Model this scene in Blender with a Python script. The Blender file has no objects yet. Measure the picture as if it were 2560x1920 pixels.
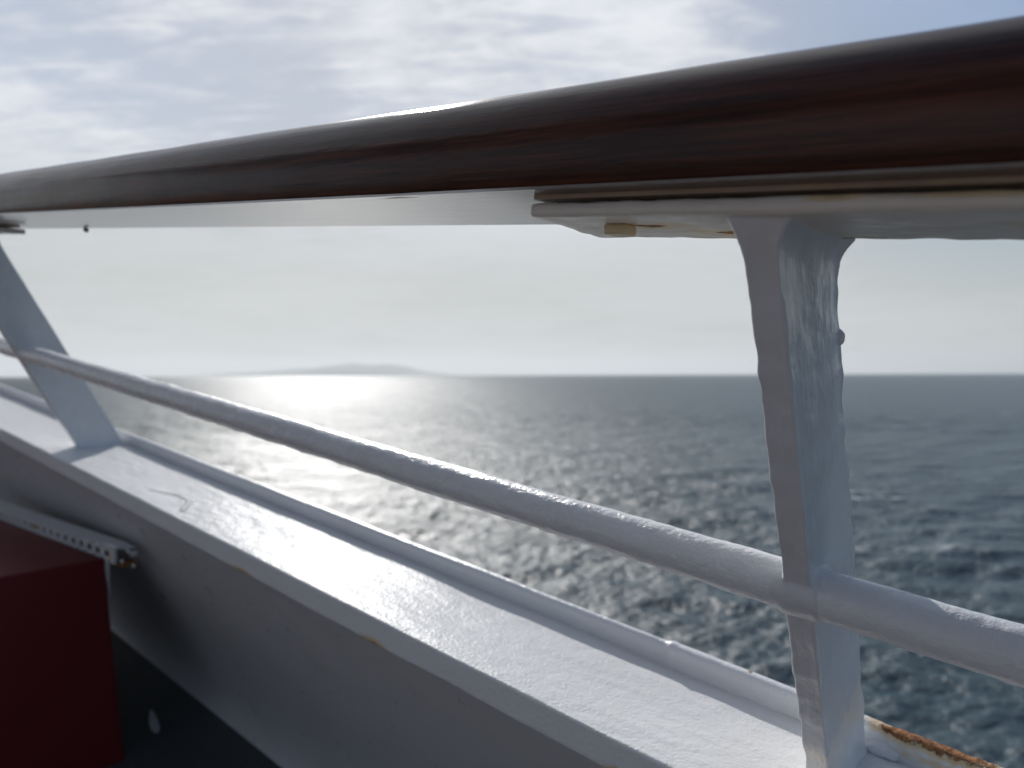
import bpy, bmesh, math, random
import numpy as np
from mathutils import Vector, Matrix, noise as mn

random.seed(7)
rng = np.random.default_rng(11)
scene = bpy.context.scene
col = scene.collection
H = 15.0                                   # height of the eye above the sea

# ------------------------------------------------------------------ frames
def nz(v):
    return v / np.linalg.norm(v)
F = 1886.0                                 # focal length of a 2560 px wide frame
def ray(x, y):
    return np.array([x - 1280, 960 - y, F], float)
# the ship's own directions, found from the lines of the railing
Rc = nz(ray(-930, 600)); Pc = -nz(ray(2330, 4350)); Pc = nz(Pc - Pc.dot(Rc) * Rc)
Nc = nz(np.cross(Pc, Rc)); Nc = Nc if Nc[2] > 0 else -Nc
Uc = nz(np.cross(ray(460, 940), ray(2500, 933))); Uc = Uc if Uc[1] > 0 else -Uc
Yc = np.array([0, 0, 1.0]); Yc = nz(Yc - Yc.dot(Uc) * Uc)
Xc = nz(np.array([1.0, 0, 0]) - np.array([1.0, 0, 0]).dot(Uc) * Uc - np.array([1.0, 0, 0]).dot(Yc) * Yc)
M = np.array([Xc, Yc, Uc])                 # eye axes to world axes
def w(v):
    return M @ v
def mat(x, y, z, o):
    m = Matrix.Identity(4)
    for i, a in enumerate((x, y, z, o)):
        for j in range(3):
            m[j][i] = a[j]
    return m
O = np.array([0, 0, H])
SHIP = mat(w(Nc), w(Rc), w(Pc), O)         # ship local: x outboard, y along the rail, z along the posts
un, ur, up = Uc @ Nc, Uc @ Rc, Uc @ Pc
k_ = math.hypot(un, up); hn, hp = up / k_, -un / k_; vn, vp = un / k_, up / k_   # level / plumb within the section
SL = un / up
def sec(base, wd, h):
    return (base[0] + wd * hn + h * vn, base[1] + wd * hp + h * vp)
Y0 = 0.156
def shear(v):                              # handrail and pipe run a hair steeper than the bulwark
    return (v[0] + .00357 * (v[1] - Y0), v[1], v[2] + .00576 * (v[1] - Y0))

# ------------------------------------------------------------------ helpers
def mesh_obj(name, verts, faces, m, parent=None, matrix=None, smooth=True):
    me = bpy.data.meshes.new(name)
    me.from_pydata([tuple(v) for v in verts], [], faces)
    bm = bmesh.new(); bm.from_mesh(me)
    bmesh.ops.recalc_face_normals(bm, faces=bm.faces)
    bm.to_mesh(me); bm.free()
    return link(name, me, m, parent, matrix, smooth)
def link(name, me, m, parent=None, matrix=None, smooth=True):
    o = bpy.data.objects.new(name, me); col.objects.link(o)
    if m: me.materials.append(m)
    if smooth:
        me.polygons.foreach_set('use_smooth', [True] * len(me.polygons))
    if parent: o.parent = parent
    if matrix is not None: o.matrix_world = matrix
    return o
def thing(name, label, cat, matrix):
    o = bpy.data.objects.new(name, None); col.objects.link(o)
    o.empty_display_size = .1
    o.matrix_world = matrix; o['label'] = label; o['category'] = cat
    return o
def tag(o, label=None, cat=None, kind=None):
    if label: o['label'] = label
    if cat: o['category'] = cat
    if kind: o['kind'] = kind
    return o
def sweep(profile, ys, fn=None):
    """closed (x, z) profile carried along y; fn(x, y, z, i) may move each point"""
    n = len(profile); vs = []; fs = []
    for y in ys:
        for i, (x, z) in enumerate(profile):
            v = (x, y, z)
            vs.append(fn(v, i) if fn else v)
    for a in range(len(ys) - 1):
        for i in range(n):
            j = (i + 1) % n
            fs.append((a * n + i, a * n + j, (a + 1) * n + j, (a + 1) * n + i))
    fs.append(tuple(range(n))); fs.append(tuple((len(ys) - 1) * n + i for i in range(n)))
    return vs, fs
def dense(a, b, c, d, fine, coarse):
    """positions from a to d, fine between b and c"""
    ys = list(np.arange(a, b, coarse)) + list(np.arange(b, c, fine)) + list(np.arange(c, d, coarse)) + [d]
    return [float(y) for y in ys]
def refine(pts, step):
    out = []
    for i, p in enumerate(pts):
        q = pts[(i + 1) % len(pts)]
        L = math.hypot(q[0] - p[0], q[1] - p[1]); k = max(1, int(L / step))
        for t in range(k):
            out.append((p[0] + (q[0] - p[0]) * t / k, p[1] + (q[1] - p[1]) * t / k))
    return out
def lumps(o, layers):
    """uneven old paint: push points along their normals; layers of (amplitude, (sx, sy, sz))"""
    me = o.data
    n = len(me.vertices)
    co = np.empty(n * 3); no = np.empty(n * 3)
    me.vertices.foreach_get('co', co); me.vertices.foreach_get('normal', no)
    co = co.reshape(-1, 3); no = no.reshape(-1, 3)
    d = np.zeros(n)
    for amp, s in layers:
        d += amp * np.array([mn.noise((c[0] * s[0], c[1] * s[1], c[2] * s[2])) for c in co])
    me.vertices.foreach_set('co', (co + no * d[:, None]).ravel()); me.update()
def remeshed(name, parts, voxel, m, parent, matrix, smooth_it=2):
    vs, fs = [], []
    for v, f in parts:
        b = len(vs); vs += v; fs += [tuple(b + i for i in q) for q in f]
    t = mesh_obj('work', vs, fs, None)
    r = t.modifiers.new('r', 'REMESH'); r.mode = 'VOXEL'; r.voxel_size = voxel; r.adaptivity = 0
    s = t.modifiers.new('s', 'SMOOTH'); s.factor = .5; s.iterations = smooth_it
    dg = bpy.context.evaluated_depsgraph_get()
    me = bpy.data.meshes.new_from_object(t.evaluated_get(dg)); me.name = name
    bpy.data.objects.remove(t)
    return link(name, me, m, parent, matrix)
def box_vf(x0, x1, y0, y1, z0, z1):
    v = [(x, y, z) for z in (z0, z1) for y in (y0, y1) for x in (x0, x1)]
    return v, [(0, 1, 3, 2), (4, 5, 7, 6), (0, 1, 5, 4), (2, 3, 7, 6), (0, 2, 6, 4), (1, 3, 7, 5)]

# ------------------------------------------------------------------ materials
class Nodes:
    def __init__(self, name):
        self.m = bpy.data.materials.new(name); self.m.use_nodes = True
        self.t = self.m.node_tree; self.n = self.t.nodes; self.l = self.t.links
        self.b = self.n['Principled BSDF']
        self.co = self.n.new('ShaderNodeTexCoord').outputs['Object']
    def new(self, ty, **kw):
        x = self.n.new(ty)
        for k, v in kw.items(): setattr(x, k, v)
        return x
    def put(self, sock, v):
        if isinstance(v, bpy.types.NodeSocket): self.l.new(v, sock)
        else: sock.default_value = v
    def mapping(self, scale, co=None, loc=(0, 0, 0), rot=(0, 0, 0)):
        x = self.new('ShaderNodeMapping'); self.l.new(co or self.co, x.inputs[0])
        x.inputs['Scale'].default_value = scale; x.inputs['Location'].default_value = loc; x.inputs['Rotation'].default_value = rot
        return x.outputs[0]
    def noise(self, scale, detail=3, rough=.55, co=None, dist=0):
        x = self.new('ShaderNodeTexNoise'); self.l.new(co or self.co, x.inputs['Vector'])
        x.inputs['Scale'].default_value = scale; x.inputs['Detail'].default_value = detail
        x.inputs['Roughness'].default_value = rough; x.inputs['Distortion'].default_value = dist
        return x.outputs['Fac']
    def math(self, op, a, b=0.0, c=0.0, clamp=False):
        x = self.new('ShaderNodeMath', operation=op, use_clamp=clamp)
        self.put(x.inputs[0], a); self.put(x.inputs[1], b); self.put(x.inputs[2], c)
        return x.outputs[0]
    def step(self, v, a, b, lo=0.0, hi=1.0):
        x = self.new('ShaderNodeMapRange', interpolation_type='SMOOTHSTEP')
        self.put(x.inputs[0], v)
        for i, q in enumerate((a, b, lo, hi)): self.put(x.inputs[1 + i], q)
        return x.outputs[0]
    def mix(self, f, a, b):
        x = self.new('ShaderNodeMix', data_type='RGBA')
        self.put(x.inputs[0], f)
        self.put(x.inputs[6], a if isinstance(a, bpy.types.NodeSocket) else (*a, 1))
        self.put(x.inputs[7], b if isinstance(b, bpy.types.NodeSocket) else (*b, 1))
        return x.outputs[2]
    def bump(self, h, dist, strength=1.0, normal=None):
        x = self.new('ShaderNodeBump'); self.put(x.inputs['Height'], h)
        x.inputs['Distance'].default_value = dist; x.inputs['Strength'].default_value = strength
        if normal: self.l.new(normal, x.inputs['Normal'])
        return x.outputs[0]
    def xyz(self, co=None):
        x = self.new('ShaderNodeSeparateXYZ'); self.l.new(co or self.co, x.inputs[0]); return x.outputs

def paint(name, base=(.755, .77, .795), rough=.28, spec=.5, coat=0, foot=None, core_at=.5, peel=(420, .00035), brush=None, rust=None, grime=.25, coarse=(60, .0008)):
    """thick white ship's enamel: orange peel, runs, brush marks, stains and rust where asked for"""
    N = Nodes(name)
    c = N.mix(N.step(N.noise(7, 4), .45, .8, 0, grime), base, (base[0] * .86, base[1] * .83, base[2] * .77))
    if foot is not None:                   # light thrown up by the cap, painted in paler with ragged brushed edge
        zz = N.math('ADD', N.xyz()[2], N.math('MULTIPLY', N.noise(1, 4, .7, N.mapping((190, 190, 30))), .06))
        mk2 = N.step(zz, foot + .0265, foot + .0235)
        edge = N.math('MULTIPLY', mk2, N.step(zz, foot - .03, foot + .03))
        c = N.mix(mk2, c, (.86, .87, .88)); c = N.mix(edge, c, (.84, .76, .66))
    h = N.bump(N.noise(coarse[0], 3), coarse[1])
    h = N.bump(N.noise(peel[0], 2, .6), peel[1], 1, h)
    if brush:
        s, d = brush
        h = N.bump(N.noise(1, 4, .65, N.mapping(s)), d, 1, h)
    r = N.step(N.noise(30, 3), .3, .75, rough * .8, rough * 1.3)
    if rust:
        mk = rust(N)
        rc = N.mix(N.step(N.noise(160, 4, .7), .35, .65), (.20, .07, .025), (.48, .22, .075))
        st = N.step(mk, .12, .5); core = N.step(mk, core_at, core_at + .12)
        c = N.mix(st, c, N.mix(N.noise(90, 3), (.62, .42, .2), (.74, .64, .46)))
        c = N.mix(core, c, rc)
        r = N.mix(core, N.mix(0, (.3,) * 3, (.3,) * 3), (.85,) * 3)
        h = N.bump(N.math('MULTIPLY', core, N.noise(220, 4, .7)), .004, 1, h)
    N.put(N.b.inputs['Base Color'], c)
    N.put(N.b.inputs['Roughness'], r)
    N.b.inputs['Specular IOR Level'].default_value = spec
    if coat:
        N.b.inputs['Coat Weight'].default_value = coat; N.b.inputs['Coat Roughness'].default_value = .13
        N.l.new(N.bump(N.noise(340, 2, .6), .0013, 1, h), N.b.inputs['Coat Normal'])
    N.l.new(h, N.b.inputs['Normal'])
    return N.m

def spots(pts, jitter=60, amt=.6):
    """rust mask: soft blobs round (x, y, z, rx, ry, rz), broken up by noise"""
    def f(N):
        tot = None
        for (x, y, z, rx, ry, rz) in pts:
            v = N.mapping((1 / rx, 1 / ry, 1 / rz), loc=(-x / rx, -y / ry, -z / rz))
            ln = N.new('ShaderNodeVectorMath', operation='LENGTH'); N.l.new(v, ln.inputs[0])
            g = N.math('SUBTRACT', 1.0, ln.outputs['Value'], clamp=True)
            tot = g if tot is None else N.math('MAXIMUM', tot, g)
        nn = N.math('MULTIPLY_ADD', N.noise(jitter, 5, .7), amt * 2, -amt)
        pos = N.step(tot, 0.0, .12)
        return N.math('MULTIPLY', N.math('ADD', tot, nn), pos, clamp=True)
    return f

def wood():
    N = Nodes('varnished_wood')
    g = N.noise(1, 6, .65, N.mapping((240, 8, 240)))
    g2 = N.noise(1, 3, .5, N.mapping((60, 2.6, 60)))
    c = N.mix(N.step(g, .35, .7), (.030, .0115, .0085), (.105, .034, .018))
    c = N.mix(N.step(g2, .5, .75, 0, .6), c, (.018, .011, .010))
    N.put(N.b.inputs['Base Color'], c)
    N.put(N.b.inputs['Roughness'], N.step(g, .3, .7, .30, .42))
    N.b.inputs['Coat Weight'].default_value = .36
    N.b.inputs['Specular IOR Level'].default_value = .12
    N.b.inputs['Coat Roughness'].default_value = .13
    h = N.bump(g, .0002)
    h = N.bump(N.noise(55, 3, .6, N.mapping((1, .35, 1))), .0005, 1, h)
    h2 = N.bump(N.noise(500, 2), .00008, 1, h)
    N.l.new(h2, N.b.inputs['Normal']); N.l.new(h2, N.b.inputs['Coat Normal'])
    return N.m

def plain(name, c, rough=.5, var=.25, scale=20, bump=.0006, metallic=0):
    N = Nodes(name)
    N.put(N.b.inputs['Base Color'], N.mix(N.noise(scale, 4), tuple(x * (1 - var) for x in c), tuple(x * (1 + var) for x in c)))
    N.b.inputs['Roughness'].default_value = rough; N.b.inputs['Metallic'].default_value = metallic
    N.l.new(N.bump(N.noise(scale * 6, 3), bump), N.b.inputs['Normal'])
    return N.m

# ------------------------------------------------------------------ railing: section points (x outboard, z up the post)
WOOD = (.3155, .083 - .6036 * .3155); PLATE = (.322, -.1268)
W_WOOD = (.4287 - .3155) / hn; W_PLATE = (.3999 - .322) / hn
CAP = (.278, -.604 - SL * (.278 - .334)); W_CAP = .162
PIPE = (.345, -.3965); RP = .0161
def cap_z(n): return -.604 - SL * (n - .334)
def plate_z(n): return PLATE[1] - SL * (n - PLATE[0])

rail = thing('ship_railing', 'white ship railing with dark varnished wooden handrail, flat posts and one lower pipe', 'railing', SHIP)

m_wood = wood()
# handrail: flat underneath, domed above
hw = W_WOOD
prof = [(.003, 0), (.0008, .002), (-.001, .006), (-.004, .016), (-.005, .026), (-.003, .036), (.003, .0455), (.012, .053),
        (.024, .0585), (.040, .0625), (hw / 2, .064)]
prof = [(x, h * 1.055) for x, h in prof]
prof = prof + [(hw - x, h) for x, h in prof[-2::-1]]
prof = [sec(WOOD, x, h) for x, h in prof]
prof = refine(prof, .006)
v, f = sweep(prof, dense(-1.3, -.2, 1.4, 3.9, .006, .03), lambda v, i: shear(v))
hr = mesh_obj('handrail', v, f, m_wood, rail)
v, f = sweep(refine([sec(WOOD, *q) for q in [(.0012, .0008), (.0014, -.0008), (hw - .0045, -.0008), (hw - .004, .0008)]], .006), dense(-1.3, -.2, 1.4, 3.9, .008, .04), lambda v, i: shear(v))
N_ = Nodes('underside_paint_shaded'); yy_ = N_.math('ADD', N_.xyz()[1], N_.math('MULTIPLY', N_.noise(60, 4), .03))
m_under = N_.m
N_.put(N_.b.inputs['Base Color'], N_.mix(N_.step(yy_, .27, .36), N_.mix(N_.noise(40, 4), (.10, .07, .055), (.19, .14, .115)), N_.mix(N_.noise(1, 4, .6, N_.mapping((120, 8, 120))), (.80, .80, .79), (.66, .655, .64))))  # brown where plate and post would shade it: shade put into the colour
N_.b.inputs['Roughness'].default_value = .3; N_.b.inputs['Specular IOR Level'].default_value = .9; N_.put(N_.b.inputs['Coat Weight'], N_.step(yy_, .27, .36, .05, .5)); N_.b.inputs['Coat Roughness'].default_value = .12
N_.l.new(N_.bump(N_.noise(1, 4, .65, N_.mapping((160, 14, 160))), .0014), N_.b.inputs['Normal'])
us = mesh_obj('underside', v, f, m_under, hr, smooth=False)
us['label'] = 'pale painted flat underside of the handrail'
lumps(hr, [(.0009, (14, 5, 14)), (.0004, (70, 16, 70))])
hr['label'] = 'dark brown varnished wooden handrail'

def pts_at(n, x, y):                       # point of the section plane x = n seen at a picture place, as y along the rail
    d = ray(x, y); return d @ Rc * n / (d @ Nc)
ye_in, ye_out = .286, pts_at(.3999, 1500, 596)
m_plate = paint('plate_paint', (.74, .69, .62), core_at=.72, rough=.34, grime=.6, brush=((160, 12, 160), .0006), rust=spots([
    (.356, .232, plate_z(.356), .016, .040, .02), (.378, .185, plate_z(.378), .02, .055, .02),
    (.322, .05, PLATE[1] + .006, .02, .07, .004), (.322, .115, PLATE[1] + .006, .02, .02, .004), (.36, .035, plate_z(.36), .03, .03, .02), (.398, .15, plate_z(.4), .008, .14, .01)], 45, .42))
def plate(name, y0, y1, cut0, cut1):
    """flat bar under the wood with slanting ends (the outer edge is shorter)"""
    pr = [(0.0015, 0), (0, .0015), (0, .006), (.0015, .0074), (W_PLATE - .0015, .0074), (W_PLATE, .006), (W_PLATE, .0015), (W_PLATE - .0015, 0)]
    pr = refine(pr, .004)
    tv = np.linspace(0, 1, 140)
    def fn(v, i):
        wd = pr[i][0] / W_PLATE
        q = sec(PLATE, *pr[i])
        a, b = y0 + cut0 * wd, y1 - cut1 * wd
        return shear((q[0], a + (b - a) * v[1], q[1]))
    vs, fs = sweep(pr, list(tv), fn)
    o = mesh_obj(name, vs, fs, m_plate, rail)
    lumps(o, [(.0007, (60, 40, 60)), (.0005, (200, 90, 200))])
    return o
def pad(name, y0, y1):
    ws, we = (.330 - .3155) / hn, (.400 - .3155) / hn
    pr = refine([(ws, .0006), (ws, -.0032), (we, -.0032), (we, .0006)], .005)
    vs, fs = sweep([sec(WOOD, *q) for q in pr], list(np.linspace(y0, y1, 60)), lambda v, i: shear(v))
    o = mesh_obj(name, vs, fs, m_pad, rail, smooth=False)
    return o
m_pad = plain('brown_packing', (.34, .24, .165), .5, .3, 30)
plate('support_plate', -.02, ye_in, .03, ye_in - ye_out)
pad('packing_strip', -.02, ye_in)
yf = pts_at(.3999, 52, 582)
plate('support_plate', yf, 2.4, 0, .06)
pad('packing_strip', yf, 2.4)

yd = pts_at(.4287, 214, 572)
qd = sec(WOOD, W_WOOD - .003, -.003)
qd = shear((qd[0], yd, qd[1]))
# bolt stub under the plate, yellowed paint
def blob_ball(name, c, s, m, parent, lump=.0008, freq=150):
    bm = bmesh.new(); bmesh.ops.create_icosphere(bm, subdivisions=4, radius=.5)
    for q in bm.verts: q.co = Vector((q.co.x * s[0] + c[0], q.co.y * s[1] + c[1], q.co.z * s[2] + c[2]))
    me = bpy.data.meshes.new(name); bm.to_mesh(me); bm.free()
    o = link(name, me, m, parent)
    lumps(o, [(lump, (freq,) * 3)])
    return o
def blob_box(name, c, s, m, parent, matrix=None, rot=0, lump=.0006, freq=150):
    bm = bmesh.new(); bmesh.ops.create_cube(bm, size=1)
    for q in bm.verts: q.co = Vector((q.co.x * s[0], q.co.y * s[1], q.co.z * s[2]))
    bmesh.ops.bevel(bm, geom=bm.edges[:], offset=min(s) * .28, segments=3, affect='EDGES', profile=.6)
    bmesh.ops.subdivide_edges(bm, edges=bm.edges[:], cuts=2, use_grid_fill=True)
    bmesh.ops.rotate(bm, verts=bm.verts, cent=(0, 0, 0), matrix=Matrix.Rotation(rot, 3, 'Y'))
    bmesh.ops.translate(bm, verts=bm.verts, vec=c)
    me = bpy.data.meshes.new(name); bm.to_mesh(me); bm.free()
    o = link(name, me, m, parent, matrix)
    lumps(o, [(lump, (freq,) * 3)])
    return o
m_yellow = paint('yellowed_paint', (.62, .5, .3), .35, grime=.8)
q = sec(PLATE, .036, -.0022)
b = blob_box('bolt_stub', (q[0], .2475, q[1]), (.013, .0150, .0062), m_yellow, rail, rot=math.atan(SL))
blob_ball('drip', qd, (.007, .010, .008), plain('old_varnish', (.12, .08, .05), .3, .2), hr)
b['label'] = 'yellowed stub of a bolt under the plate'

# lower pipe
m_pipe = paint('pipe_paint', rough=.27, peel=(300, .0007), coarse=(55, .0016), grime=.3, brush=((160, 14, 160), .0005))
pr = [(PIPE[0] + RP * math.cos(a), PIPE[1] + RP * math.sin(a)) for a in np.linspace(0, 2 * math.pi, 56, endpoint=False)]
v, f = sweep(pr, dense(-1.3, -.12, 1.2, 3.9, .0025, .02), lambda v, i: shear(v))
pipe = mesh_obj('lower_pipe', v, f, m_pipe, rail)
lumps(pipe, [(.0011, (30, 14, 30)), (.00045, (110, 60, 110)), (.0003, (260, 160, 260))])
def ridge(o, ang, width, h):               # paint that ran and dried along the underside
    for q in o.data.vertices:
        s = shear((PIPE[0], q.co.y, PIPE[1]))
        dx, dz = q.co.x - s[0], q.co.z - s[2]
        a = math.atan2(dz, dx) - ang
        a = (a + math.pi) % (2 * math.pi) - math.pi
        g = math.exp(-(a / width) ** 2) * h * (.55 + .8 * mn.noise((q.co.y * 35, 3, 7)) + .4 * mn.noise((q.co.y * 110, 5, 1)))
        q.co.x += dx / RP * max(g, 0); q.co.z += dz / RP * max(g, 0)
ridge(pipe, math.radians(-138), .17, .0011)

# posts: flat bars set edge-on, flared into the plate above and welded round the pipe
def post(name, yc, voxel, m, flare=.0115):
    nlev = 120
    x0, x1, t2 = .334, .4128, .009
    ring = []
    rr = .003
    for cx, cy, a0 in ((x1 - rr, t2 - rr, 0), (x0 + rr, t2 - rr, 90), (x0 + rr, -t2 + rr, 180), (x1 - rr, -t2 + rr, 270)):
        for k in range(4):
            a = math.radians(a0 + 30 * k)
            r2 = rr + (.0013 if k in (1, 2) else 0)      # paint builds up along the corners
            ring.append((cx + r2 * math.cos(a), cy + r2 * math.sin(a)))
    vs = []; fs = []
    n = len(ring)
    for L in range(nlev):
        u = L / (nlev - 1)
        for (x, y) in ring:
            zt = min(plate_z(x), plate_z(.398)) + .003 if x > .398 else plate_z(x) + .003
            zt = plate_z(x) + .003
            zb = cap_z(x) - .004
            z = zb + (zt - zb) * u
            d = (zt - z)
            fl = flare * max(0, 1 - d / .028) ** 2.6 if d < .028 else 0
            fb = .006 * max(0, 1 - (z - zb) / .014) ** 2
            yy = y + math.copysign(fl * (.6 if y > 0 else .95) + fb, y) * min(1, abs(y) / (t2 - rr))
            xx = x
            lean = .0027 * (-.158 - z) / .387
            vs.append((xx, yc + yy + lean, z))
    for L in range(nlev - 1):
        for i in range(n):
            j = (i + 1) % n
            fs.append((L * n + i, L * n + j, (L + 1) * n + j, (L + 1) * n + i))
    fs.append(tuple(range(n))); fs.append(tuple((nlev - 1) * n + i for i in range(n)))
    # weld collar round the pipe
    cv = []; cf = []
    seg = 40
    st = [(-.024, -.0022), (-.019, -.0005), (-.014, .0004), (-.011, .0018), (0, .002), (.011, .0018), (.014, .0004), (.019, -.0005), (.024, -.0022)]
    for (dy, dr) in st:
        s = shear((PIPE[0], yc + dy, PIPE[1]))
        for k in range(seg):
            a = 2 * math.pi * k / seg
            r_ = RP + dr
            cv.append((s[0] + r_ * math.cos(a), s[1] + .001, s[2] + r_ * math.sin(a)))
    for A in range(len(st) - 1):
        for k in range(seg):
            j = (k + 1) % seg
            cf.append((A * seg + k, A * seg + j, (A + 1) * seg + j, (A + 1) * seg + k))
    cf.append(tuple(range(seg))); cf.append(tuple((len(st) - 1) * seg + k for k in range(seg)))
    return remeshed(name, [(vs, fs), (cv, cf)], voxel, m, rail, None, 4)
m_postfar = paint('far_post_paint', rough=.3, peel=(260, .0004), coarse=(45, .001), grime=.4)
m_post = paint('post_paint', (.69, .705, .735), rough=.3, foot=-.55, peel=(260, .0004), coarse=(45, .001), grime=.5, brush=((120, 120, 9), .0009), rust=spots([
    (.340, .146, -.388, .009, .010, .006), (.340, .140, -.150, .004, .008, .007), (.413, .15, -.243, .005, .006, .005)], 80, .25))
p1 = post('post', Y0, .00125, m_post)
lumps(p1, [(.0017, (18, 18, 48)), (.0014, (25, 25, 20)), (.0011, (60, 60, 50)), (.0004, (160, 160, 120))])
p2 = post('post', Y0 + 1.5085, .0025, m_postfar)
lumps(p2, [(.0010, (25, 25, 18)), (.0005, (60, 60, 40))])
p3 = p2.copy(); col.objects.link(p3); p3.parent = rail; p3.location = Vector((.0054, 1.5, .0087)); p3.name = 'post.002'
# lumps of paint on the near post's edges
for (x, y, z, s) in [(.4120, .1500, -.243, (.008, .009, .011))]:
    blob_ball('weld_lump', (x, y, z), s, m_post, p1, lump=.0009, freq=220)

# ------------------------------------------------------------------ bulwark
bul = thing('bulwark', 'white steel bulwark with broad flat cap and raised outer lip, rust by the near post', 'bulwark', SHIP)
m_cap = paint('cap_paint', (.73, .735, .74), rough=.78, spec=.02, coat=.045, peel=(260, .0008), coarse=(75, .0008), grime=.15, rust=spots([
    (sec(CAP, .004, -.029)[0], .62, sec(CAP, .004, -.029)[1], .01, .035, .012), (sec(CAP, .004, -.029)[0], .90, sec(CAP, .004, -.029)[1], .01, .05, .010),
    (sec(CAP, .004, -.029)[0], .30, sec(CAP, .004, -.029)[1], .01, .022, .012)], 70, .3))
pr = [(W_CAP + .0085, 0), (.0052, 0), (.0044, 0), (.0037, 0), (.0031, 0), (.0026, -.00003), (.0020, -.0002), (.0014, -.0005), (.0009, -.0009), (.0005, -.0014), (.0002, -.0020), (.00003, -.0026), (0, -.0031), (0, -.0038), (0, -.0046), (0, -.0262), (.0006, -.0282), (.0022, -.029), (.0055, -.029), (.0075, -.027),
      (.0085, -.0085), (W_CAP + .0085, -.0085)]
pr = refine([sec(CAP, *q) for q in pr], .003)
v, f = sweep(pr, dense(-1.3, -.05, 2.0, 5.5, .005, .03))
cap = mesh_obj('cap_plate', v, f, m_cap, bul)
lumps(cap, [(.0011, (22, 9, 22)), (.0005, (90, 35, 90))])
def on_cap(x, y, lift=.0004):
    d = ray(x, y); q = np.array([d @ Nc, d @ Rc, d @ Pc])
    s_ = (CAP[0] * vn + CAP[1] * vp + lift) / (q[0] * vn + q[2] * vp)
    return q * s_
run = [on_cap(*q) for q in [(322, 1217), (345, 1217), (368, 1221), (392, 1227), (420, 1232), (446, 1236), (462, 1245), (474, 1251), (471, 1259), (462, 1268), (455, 1278)]]
fine_run = []
for a_, b_ in zip(run[:-1], run[1:]):
    for t_ in np.linspace(0, 1, 5, endpoint=False): fine_run.append(a_ + (b_ - a_) * t_)
fine_run.append(run[-1])
vs = []; fs = []
for i, c_ in enumerate(fine_run):
    t_ = fine_run[min(i + 1, len(fine_run) - 1)] - fine_run[max(i - 1, 0)]; t_ /= np.linalg.norm(t_)
    up_ = np.array([vn, 0, vp]); sd_ = np.cross(t_, up_)
    wd_ = .0052 * (1 + .3 * mn.noise((i * .7, 0, 0))) * min(1, (i + 1) / 3, (len(fine_run) - i) / 3)
    for k in range(8):
        a_ = 2 * math.pi * k / 8
        vs.append(tuple(c_ + sd_ * wd_ * math.cos(a_) + up_ * .0003 * math.sin(a_)))
    if i:
        for k in range(8):
            j_ = (k + 1) % 8
            fs.append(((i - 1) * 8 + k, (i - 1) * 8 + j_, i * 8 + j_, i * 8 + k))
mesh_obj('paint_run', vs, fs, plain('dried_run', (.46, .47, .48), .75, .08, 60), cap)
LH = .0225
LIPB = sec(CAP, W_CAP, -.004)
y_seam = .345
lip_c = sec(CAP, W_CAP + .005, LH)
m_lip = paint('lip_paint', rough=.26, peel=(300, .0006), coarse=(60, .0012), grime=.35, rust=spots([
    (lip_c[0], .09, lip_c[1], .016, .085, .011), (lip_c[0], .125, lip_c[1], .016, .04, .012), (lip_c[0] - .006, .095, lip_c[1] - .012, .012, .075, .012), (lip_c[0], .02, lip_c[1], .014, .06, .010), (lip_c[0] - .008, .06, lip_c[1] - .018, .014, .05, .012),
    (LIPB[0] + .02, .262, LIPB[1] + .02, .003, .004, .004)], 85, .42))
pr = [(0, 0), (0, LH - .002), (.0012, LH + .001), (.0035, LH + .0032), (.007, LH + .004), (.0095, LH + .0025), (.011, LH - .001), (.011, 0)]
prr = refine(pr, .003)
def lipfn(v, i):
    wd, h = prr[i]
    y = v[1]
    near = .5 - .5 * math.tanh((y - y_seam) / .004)
    wd2 = wd + near * (.0018 * (1 if wd > .005 else -1))
    bead = math.exp(-((y - y_seam) / .004) ** 2) * .0016
    g = h * (1 + .03 * near) + bead * (h > LH * .6)
    q = sec(LIPB, wd2 - bead * (wd < .004), g)
    return (q[0], y, q[1])
v, f = sweep([(q[0], q[1]) for q in prr], dense(-1.3, -.08, 1.2, 5.5, .004, .03), lipfn)
lip = mesh_obj('raised_lip', v, f, m_lip, bul)
lumps(lip, [(.0010, (20, 8, 20)), (.0005, (70, 40, 70))])
for q in lip.data.vertices:                # rust scale lifts the paint
    if q.co.y < .16 and q.co.y > -.04 and q.co.z > lip_c[1] - .016:
        q.co.z += .0016 * mn.noise(q.co * 150) + .0012 * mn.noise(q.co * 320)
# weld bead at the foot of the near post
lw = sec(CAP, W_CAP - .003, .002)
blob_ball('weld_lump', (lw[0] + .001, .139, lw[1] + .002), (.013, .030, .010), m_lip, bul, lump=.0015, freq=160)

m_wall = paint('wall_paint', (.64, .65, .67), .34, grime=.3, peel=(200, .0005))
inner = [(.292, -.583), (.292, -1.00), (.2905, -1.05), (.287, -1.10), (.281, -1.15), (.272, -1.195), (.259, -1.228), (.240, -1.2457), (.232, -1.249)]
outer = [(.236, -1.262), (.30, -1.262), (.30, -.588)]
pr = refine(inner + outer, .03)
v, f = sweep(pr, [float(y) for y in np.arange(-1.3, 5.6, .06)])
mesh_obj('bulwark_wall', v, f, m_wall, bul)

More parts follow.
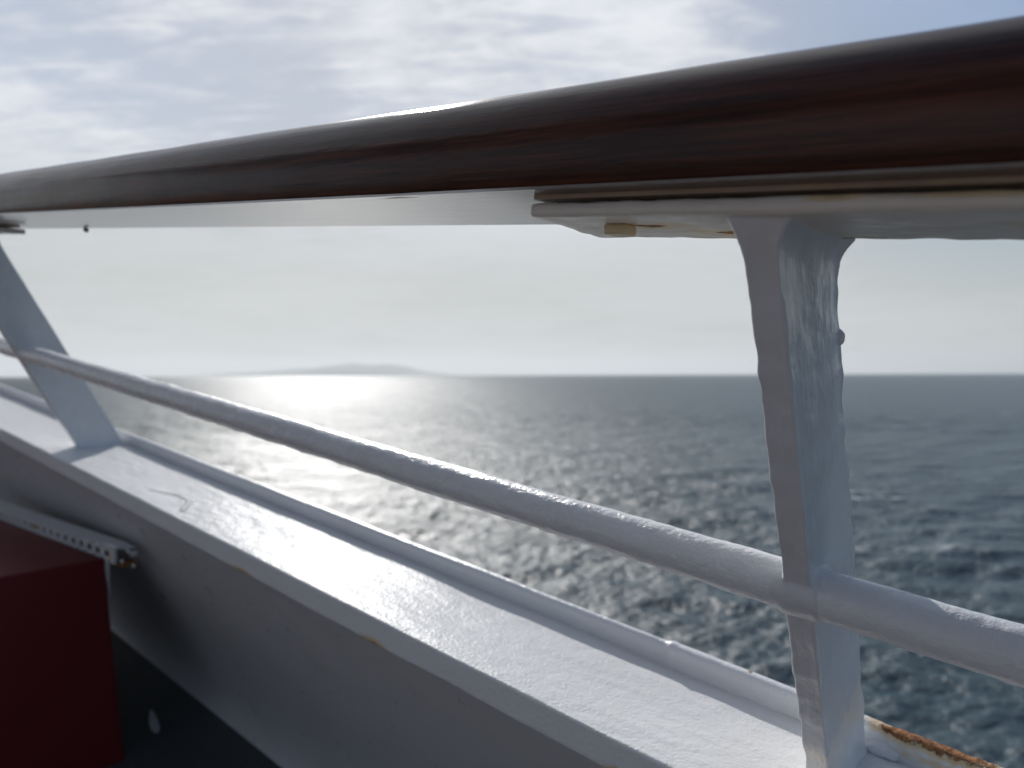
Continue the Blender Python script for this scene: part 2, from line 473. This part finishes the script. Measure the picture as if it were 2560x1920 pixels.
# ------------------------------------------------------------------ deck (structure)
DECK = (.262, -1.262)
m_deck = plain('deck_paint', (.06, .072, .076), .5, .3, 5, .002)
vs = []
for (wd, y) in ((.05, -3), (.05, 7), (-7, 7), (-7, -3)):
    q = sec(DECK, wd, 0); vs.append((q[0], y, q[1]))
for (wd, y) in ((.05, -3), (.05, 7), (-7, 7), (-7, -3)):
    q = sec(DECK, wd, -.05); vs.append((q[0], y, q[1]))
deck = mesh_obj('deck', vs, [(0, 1, 2, 3), (4, 5, 6, 7), (0, 1, 5, 4), (1, 2, 6, 5), (2, 3, 7, 6), (3, 0, 4, 7)], m_deck, None, SHIP, smooth=False)
tag(deck, kind='structure')
# out-of-view slabs added for the light: inboard sky blockers and a warm bounce strip
def slab(name, w0, w1, y0, y1, h0, h1, m):
    vs = []
    for h in (h0, h1):
        for (wd, y) in ((w0, y0), (w0, y1), (w1, y1), (w1, y0)):
            q = sec(DECK, wd, h); vs.append((q[0], y, q[1]))
    o = mesh_obj(name, vs, [(0, 1, 2, 3), (4, 5, 6, 7), (0, 1, 5, 4), (1, 2, 6, 5), (2, 3, 7, 6), (3, 0, 4, 7)], m, None, SHIP, smooth=False)
    return tag(o, kind='structure')
m_bounce = plain('bounce_strip_paint', (.22, .145, .10), .6, .2, 6, .002)
slab('bounce_strip', -.85, -3.19, -3, 7, .0, .006, m_bounce)  # added out of view to bounce warm light up at the rail
m_blocker = plain('blocker_paint', (.36, .41, .49), .5, .06, 3)
slab('sky_blocker', -2.0, -7, -3, 7, 2.35, 2.55, m_blocker)  # added overhead, out of view, to cut the inboard skylight
slab('side_blocker', -3.2, -3.3, -3, 7, -.02, 2.349, m_blocker)  # added wall out of view, closes off light from inboard
def hit_deck(x, y):
    d = ray(x, y); dn, dr, dp = d @ Nc, d @ Rc, d @ Pc
    s = (DECK[0] * vn + DECK[1] * vp) / (dn * vn + dp * vp)
    return dn * s, dr * s, dp * s
q = hit_deck(382, 1802)
m_drip = plain('white_splash', (.6, .62, .66), .5, .1)
bm = bmesh.new(); bmesh.ops.create_uvsphere(bm, u_segments=24, v_segments=12, radius=1)
A_, B_ = Vector(hit_deck(378, 1774)), Vector(hit_deck(390, 1832))
L_, R_ = Vector(hit_deck(366, 1806)), Vector(hit_deck(398, 1806))
e1, e2 = (B_ - A_) / 2, (R_ - L_) / 2
nrm = Vector((vn, 0, vp)); mid = (A_ + B_) / 2
for vv in bm.verts:
    a, b_, c_ = vv.co
    vv.co = mid + e1 * b_ + e2 * (a * (.72 + .3 * b_)) + nrm * (c_ * .003)
me = bpy.data.meshes.new('paint_splash'); bm.to_mesh(me); bm.free()
sp = link('paint_splash', me, m_drip, deck)

# ------------------------------------------------------------------ red locker and slotted angle iron (level, along the bulwark)
Rh = nz(Rc - (Rc @ Uc) * Uc); Nh = nz(Nc - (Nc @ Uc) * Uc - (Nc @ Rh) * Rh)
d = ray(262, 1396); C = d * (.235 / (d @ Nc))
LOCK = mat(w(Nh), w(Rh), Uc @ M.T, O + w(C))
m_red = plain('red_paint', (.135, .004, .007), .62, .12, 9, .0008)
m_redtop = m_red
lean = .03 / .36
zb = -.56
vs = [(-.55, 0, 0), (0, 0, 0), (0, .75, 0), (-.55, .75, 0), (-.55, 0, zb), (-zb * lean, 0, zb), (-zb * lean, .75, zb), (-.55, .75, zb)]
bm = bmesh.new()
bv = [bm.verts.new(q) for q in vs]
for q in [(0, 1, 2, 3), (7, 6, 5, 4), (0, 4, 5, 1), (1, 5, 6, 2), (2, 6, 7, 3), (3, 7, 4, 0)]: bm.faces.new([bv[i] for i in q])
bmesh.ops.recalc_face_normals(bm, faces=bm.faces)
bmesh.ops.bevel(bm, geom=bm.edges[:], offset=.006, segments=3, affect='EDGES', profile=.5)
me = bpy.data.meshes.new('red_locker'); bm.to_mesh(me); bm.free()
box = link('red_locker', me, m_red, None, LOCK)
tag(box, 'dark red painted locker standing on the deck against the bulwark', 'locker')

br = thing('slotted_angle_bar', 'white slotted angle iron with rusty holes along the top of the red locker', 'bracket', LOCK)
m_br = paint('bracket_paint', (.66, .67, .70), .4, grime=.5, rust=spots(
    [(0, .022 + .042 * k, .014, .012, .017, .012) for k in range(-1, 4)] + [(.01, -.03, .012, .03, .02, .02), (0, .01 + .042 * 9, .014, .012, .02, .012)], 120, .3))
def slotted(y0, n, pitch, z0, z1, th):
    vs, fs = [], []
    seg = 16
    zc = (z0 + z1) / 2 - .001
    for k in range(n):
        a = y0 + k * pitch
        b_ = a + pitch; cy = (a + b_) / 2
        ring_o = []; ring_i = []
        for s in range(seg):
            t = 2 * math.pi * (s + .5) / seg
            cx, sz = math.cos(t), math.sin(t)
            m = max(abs(cx), abs(sz))
            ring_o.append((cy + pitch / 2 * cx / m, (z0 + z1) / 2 + (z1 - z0) / 2 * sz / m))
            ring_i.append((cy + .0125 * cx, zc + .0068 * sz))
        base = len(vs)
        for x in (-th, 0):
            vs += [(x, p[0], p[1]) for p in ring_o] + [(x, p[0], p[1]) for p in ring_i]
        for s in range(seg):
            j = (s + 1) % seg
            o0, i0, o1, i1 = base, base + seg, base + 2 * seg, base + 3 * seg
            fs += [(o0 + s, o0 + j, i0 + j, i0 + s), (o1 + s, i1 + s, i1 + j, o1 + j), (i0 + s, i0 + j, i1 + j, i1 + s), (o0 + s, o1 + s, o1 + j, o0 + j)]
    return vs, fs
v, f = slotted(-.035, 26, .042, .001, .027, .003)
mesh_obj('slotted_flange', v, f, m_br, br, smooth=False)
y1 = -.035 + 26 * .042
v, f = sweep(refine([(-.003, .0275), (-.003, .0305), (.030, .0305), (.030, .0275)], .006), list(np.linspace(-.035, y1, 120)))
tf = mesh_obj('top_flange', v, f, m_br, br, smooth=False)
lumps(tf, [(.0006, (90, 40, 90))])
m_rust = plain('rusty_steel', (.30, .13, .04), .85, .6, 120, .004)
blob_box('end_clamp', (.010, -.050, .030), (.034, .050, .006), m_br, br, rot=.12, lump=.002, freq=90)
blob_box('end_web', (-.001, -.042, .013), (.007, .022, .034), m_br, br, lump=.0022, freq=110)
blob_box('rusty_bolt', (.018, -.052, -.004), (.030, .040, .007), m_rust, br, lump=.002, freq=120)
blob_box('bolt_head', (.030, -.058, .013), (.011, .010, .011), m_br, br, lump=.001, freq=120)
v, f = sweep(refine([(-.004, .0), (-.002, .0), (-.002, -.075), (-.004, -.075)], .004), [-.016, -.012, -.005, -.001], lambda v, i: (v[0] + .004 + .12 * v[2] ** 2 / .06, v[1] + .25 * v[2] ** 2 / .06, v[2]))
for q_, r_ in (((.014, -.074, .022), .007), ((.004, -.070, .004), .006), ((.022, -.076, -.006), .006)):
    blob_ball('paint_crust', q_, (r_, r_ * 1.6, r_), m_br, br, .003, 200)
mesh_obj('hanging_strap', v, f, m_br, br, smooth=False)

# ------------------------------------------------------------------ sea
def build_sea():
    dep = np.radians(np.concatenate([np.linspace(62, 30, 24), np.linspace(29.4, 4, 460), np.linspace(3.95, .6, 180), np.geomspace(.58, .016, 60)]))
    rad = H / np.tan(dep)
    az = np.radians(np.concatenate([np.linspace(-180, -62, 50, endpoint=False), np.linspace(-60, 60, 1250), np.linspace(62, 180, 50)]))
    A, Rr = np.meshgrid(az, rad)
    X = Rr * np.sin(A); Y = Rr * np.cos(A); Z = np.zeros_like(X)
    dr = np.gradient(rad)[:, None] * np.ones_like(X)
    da = np.gradient(az)[None, :] * Rr
    sp = np.maximum(dr, da)
    DX = np.zeros_like(X); DY = np.zeros_like(X)
    wind = math.radians(-66)
    n = 130
    lam = np.geomspace(.6, 18, n)
    for L in lam:
        th = wind + rng.normal(0, .55 if L < 12 else .35)
        a = .0050 * L * (1.0 if L < 4 else (4 / L) ** .75) * rng.uniform(.4, 1.35)
        kx, ky = math.cos(th) * 2 * math.pi / L, math.sin(th) * 2 * math.pi / L
        ph = kx * X + ky * Y + rng.uniform(0, 6.28)
        att = np.clip((L / sp - 2.2) / 2.5, 0, 1)
        Z += a * att * np.cos(ph)
        DX -= a * att * math.cos(th) * np.sin(ph) * .2; DY -= a * att * math.sin(th) * np.sin(ph) * .2
    zz = Z.copy()
    X = X + DX; Y = Y + DY
    nr, na = X.shape
    verts = np.stack([X, Y, Z], -1).reshape(-1, 3)
    i = np.arange(nr - 1)[:, None] * na + np.arange(na - 1)[None, :]
    q = np.stack([i, i + na, i + na + 1, i + 1], -1).reshape(-1, 4)[:, ::-1]
    me = bpy.data.meshes.new('sea')
    me.vertices.add(len(verts)); me.vertices.foreach_set('co', verts.astype(np.float32).ravel())
    me.loops.add(q.size); me.loops.foreach_set('vertex_index', q.astype(np.int32).ravel())
    me.polygons.add(len(q)); me.polygons.foreach_set('loop_start', np.arange(0, q.size, 4, dtype=np.int32))
    me.update(calc_edges=True); me.validate()
    at = me.attributes.new('crest', 'FLOAT', 'POINT')
    far = np.clip(np.log(np.maximum(rad, 1) / 70) / math.log(25), 0, 1)[:, None] * np.ones_like(Z)
    a2 = me.attributes.new('open_water', 'FLOAT', 'POINT'); a2.data.foreach_set('value', far.astype(np.float32).ravel())
    at.data.foreach_set('value', (zz / (zz.std() + 1e-6)).astype(np.float32).ravel())
    N = Nodes('sea_water')
    a_ = N.new('ShaderNodeAttribute', attribute_name='crest')
    b_ = N.new('ShaderNodeAttribute', attribute_name='open_water')
    patch = N.step(N.noise(.035, 2), .55, .66)
    foam = N.math('MULTIPLY', N.step(a_.outputs['Fac'], 1.3, 2.0), patch)
    foam = N.math('MULTIPLY', foam, N.step(N.noise(.9, 5, .75), .42, .62))
    N.put(N.b.inputs['Base Color'], N.mix(foam, (.011, .042, .060), (.7, .73, .75)))
    N.put(N.b.inputs['Roughness'], N.math('MULTIPLY_ADD', foam, .5, N.math('ADD', N.step(b_.outputs['Fac'], 0, .5, .44, .60), N.math('MULTIPLY_ADD', N.noise(.045, 6, .72, N.mapping((1, 1.2, 1), rot=(0, 0, .3))), .22, -.11))))
    N.b.inputs['IOR'].default_value = 1.333; N.b.inputs['Specular IOR Level'].default_value = .68
    h = N.bump(N.noise(.8, 4, .65, N.mapping((1, 1.6, 1), rot=(0, 0, .3))), .38)
    h = N.bump(N.noise(3.6, 3, .6, N.mapping((1, 1.3, 1), rot=(0, 0, -.2))), .075, 1, h)
    for nd in N.n:
        if nd.type == 'BUMP': N.put(nd.inputs['Strength'], N.step(b_.outputs['Fac'], 0, 1, 1.0, .12))
    h = N.bump(N.noise(.06, 5, .7, N.mapping((1, 1.3, 1), rot=(0, 0, .25))), 3.0, .8, h)
    N.l.new(h, N.b.inputs['Normal'])
    tg = N.new('ShaderNodeCombineXYZ'); tg.inputs[0].default_value = .80; tg.inputs[1].default_value = -.60   # ripples lean downwind
    N.l.new(tg.outputs[0], N.b.inputs['Tangent']); N.b.inputs['Anisotropic'].default_value = .7
    N.b.inputs['Coat Weight'].default_value = .10; N.b.inputs['Coat Roughness'].default_value = .2; N.b.inputs['Coat IOR'].default_value = 1.33
    N.l.new(N.bump(N.noise(2.2, 3, .6), .16, 1, h), N.b.inputs['Coat Normal'])
    o = link('sea', me, N.m)
    tag(o, kind='structure')
build_sea()

# ------------------------------------------------------------------ far island
def build_island():
    D0 = 36000.0
    nx, ny = 240, 40
    prof = [(-.45, 0), (-.42, .18), (-.36, .40), (-.30, .60), (-.265, .78), (-.245, .92), (-.22, 1.0), (-.19, 1.0), (-.175, .92), (-.155, .76), (-.135, .48), (-.115, .25), (-.085, .06), (-.07, 0)]
    xs = np.linspace(-.47, -.04, nx) * D0
    hx = np.interp(xs / D0, [p[0] for p in prof], [p[1] for p in prof])
    vs = []; fs = []
    for j in range(ny):
        v_ = j / (ny - 1)
        ridge_ = math.sin(math.pi * v_) ** .8
        for i in range(nx):
            z = hx[i] * ridge_ * 600
            z += ridge_ * hx[i] ** .5 * 110 * mn.fractal((xs[i] / 2100, v_ * 4, 2.0), .9, 2.0, 5)
            vs.append((xs[i], D0 + v_ * 7000 + 900 * math.sin(xs[i] / 3500), max(z, 0) - 1.5 if ridge_ > .02 else -4))
    for j in range(ny - 1):
        for i in range(nx - 1):
            fs.append((j * nx + i, j * nx + i + 1, (j + 1) * nx + i + 1, (j + 1) * nx + i))
    o = mesh_obj('island_hills', vs, fs, plain('hill_cover', (.06, .07, .05), .9, .4, .002, 5))
    tag(o, kind='structure')
build_island()

# ------------------------------------------------------------------ haze
HAZE = 2.6e-5
v, f = box_vf(-60000, 60000, -60000, 60000, -4.0, 1100)
hz = bpy.data.meshes.new('haze'); hz.from_pydata(v, [], f)
hm = bpy.data.materials.new('sea_haze'); hm.use_nodes = True
nt = hm.node_tree; nt.nodes.remove(nt.nodes['Principled BSDF'])
pv = nt.nodes.new('ShaderNodeVolumePrincipled')
pv.inputs['Color'].default_value = (.82, .86, .89, 1); pv.inputs['Density'].default_value = HAZE; pv.inputs['Anisotropy'].default_value = .35
nt.links.new(pv.outputs[0], nt.nodes['Material Output'].inputs['Volume'])
bmh = bmesh.new(); bmh.from_mesh(hz); bmesh.ops.recalc_face_normals(bmh, faces=bmh.faces); bmh.to_mesh(hz); bmh.free()
tag(link('haze', hz, hm, smooth=False), kind='stuff')

# ------------------------------------------------------------------ light: sun and sky
SUN_EL, SUN_AZ = math.radians(29.5), math.radians(-10.3)
sd = Vector((math.sin(SUN_AZ) * math.cos(SUN_EL), math.cos(SUN_AZ) * math.cos(SUN_EL), math.sin(SUN_EL)))
sl = bpy.data.lights.new('sun', 'SUN'); sl.energy = 3.6; sl.angle = math.radians(.53); sl.color = (1, .97, .93)
so = bpy.data.objects.new('sun', sl); col.objects.link(so)
so.rotation_euler = (-sd).to_track_quat('-Z', 'Y').to_euler()

wd = bpy.data.worlds.new('World'); scene.world = wd; wd.use_nodes = True
t = wd.node_tree; bg = t.nodes['Background']
class W_(Nodes):
    def __init__(self):
        self.t = t; self.n = t.nodes; self.l = t.links
        self.co = self.n.new('ShaderNodeTexCoord').outputs['Generated']
S = W_()
sky = S.new('ShaderNodeTexSky', sky_type='NISHITA', sun_disc=False)
sky.sun_elevation = SUN_EL; sky.sun_rotation = SUN_AZ
sky.air_density = 1.0; sky.dust_density = 1.2; sky.ozone_density = 1.5; sky.altitude = 15
x = S.xyz()
den = S.math('ADD', S.math('MAXIMUM', x[2], 0.0), .16)
cx = S.math('DIVIDE', x[0], den); cy = S.math('DIVIDE', x[1], den)
cb = S.new('ShaderNodeCombineXYZ'); S.put(cb.inputs[0], cx); S.put(cb.inputs[1], cy)
plane = cb.outputs[0]
big = S.noise(1.0, 5, .6, S.mapping((1, 1, 1), plane, loc=(3.1, 1.7, 0)))
rip = S.noise(1, 5, .62, S.mapping((3.4, 13, 1), plane, rot=(0, 0, -.95)), dist=.9)
fine = S.noise(9, 4, .6, S.mapping((1, 1.6, 1), plane, rot=(0, 0, .6)))
cov = S.math('ADD', S.math('MULTIPLY', big, .66), S.math('MULTIPLY_ADD', rip, .36, S.math('MULTIPLY', fine, .20)))
# a clear patch of blue to the right, high up
dirb = Vector((.54, .72, .43)).normalized()
dp = S.new('ShaderNodeVectorMath', operation='DOT_PRODUCT'); S.l.new(S.co, dp.inputs[0]); dp.inputs[1].default_value = dirb
clear = S.step(dp.outputs['Value'], .90, .998)
cov = S.math('MULTIPLY_ADD', clear, -.34, cov)
high = S.step(x[2], .12, .34)              # low down the cloud melts into haze
# the bank of cloud lies over the sun's half of the sky; the other half is clear
dq = S.new('ShaderNodeVectorMath', operation='DOT_PRODUCT'); S.l.new(S.co, dq.inputs[0]); dq.inputs[1].default_value = (sd.x, sd.y, 0)
bank = S.step(dq.outputs['Value'], -.1, .55)
mask = S.math('MULTIPLY', S.math('MULTIPLY', S.step(cov, .47, .69, .0, 1), bank), S.math('MULTIPLY_ADD', high, .85, .15))
bw = S.new('ShaderNodeRGBToBW'); S.l.new(sky.outputs[0], bw.inputs[0])
lum = bw.outputs[0]
cl = S.new('ShaderNodeCombineXYZ')
cloud_l = S.math('MULTIPLY_ADD', S.math('MINIMUM', lum, 10.0), .14, 7.0)
for i, k in enumerate((.965, .99, 1.035)): S.put(cl.inputs[i], S.math('MULTIPLY', cloud_l, k))
lim = S.math('MINIMUM', 1.0, S.math('DIVIDE', S.math('MULTIPLY_ADD', clear, -1.5, 5.7), S.math('MAXIMUM', lum, .001)))   # thin high veil evens out the glare round the sun
sv = S.new('ShaderNodeVectorMath', operation='SCALE'); hz_ = S.new('ShaderNodeCombineXYZ')
for i, (k, k2) in enumerate(((.95, .86), (.995, .985), (1.0, 1.2))): S.put(hz_.inputs[i], S.math('MULTIPLY', lum, S.math('MULTIPLY_ADD', high, k2 - k, k)))
soft = S.mix(S.math('MULTIPLY', bank, S.math('MULTIPLY', S.math('MULTIPLY_ADD', high, -.1, .9), S.math('MULTIPLY_ADD', clear, -1.0, 1.0))), sky.outputs[0], hz_.outputs[0])
S.l.new(soft, sv.inputs[0]); S.l.new(lim, sv.inputs['Scale'])
final = S.mix(mask, sv.outputs[0], cl.outputs[0])
# faint banks of low cloud above the horizon, and slow changes of brightness in the veil
lowc = S.noise(1, 5, .6, S.mapping((5, 5, 34)))
band = S.math('MULTIPLY', S.step(x[2], .004, .03), S.step(x[2], .11, .05))
lowm = S.math('MULTIPLY', S.step(lowc, .46, .66), band)
veil = S.noise(1, 3, .5, S.mapping((2.2, 2.2, 9)))
gain = S.math('ADD', S.math('MULTIPLY_ADD', lowm, -.10, 1.0), S.math('MULTIPLY_ADD', veil, .22, -.11))
sf = S.new('ShaderNodeVectorMath', operation='SCALE'); S.l.new(final, sf.inputs[0]); S.l.new(gain, sf.inputs['Scale'])
S.l.new(sf.outputs[0], bg.inputs['Color']); bg.inputs['Strength'].default_value = .1

# ------------------------------------------------------------------ camera
cd = bpy.data.cameras.new('camera'); co = bpy.data.objects.new('camera', cd); col.objects.link(co)
cm = mat(w(np.array([1.0, 0, 0])), w(np.array([0, 1.0, 0])), -w(np.array([0, 0, 1.0])), O)
co.matrix_world = cm
cd.sensor_fit = 'HORIZONTAL'; cd.sensor_width = 36; cd.lens = F / 2560 * 36
cd.clip_start = .01; cd.clip_end = 120000
cd.dof.use_dof = True; cd.dof.focus_distance = .50; cd.dof.aperture_fstop = 6.4
scene.camera = co

scene.view_settings.view_transform = 'Standard'; scene.view_settings.look = 'None'
scene.view_settings.exposure = 0; scene.view_settings.gamma = 1
scene.cycles.use_denoising = True
scene.cycles.max_bounces = 8
scene.cycles.sample_clamp_indirect = 6
scene.cycles.volume_bounces = 1
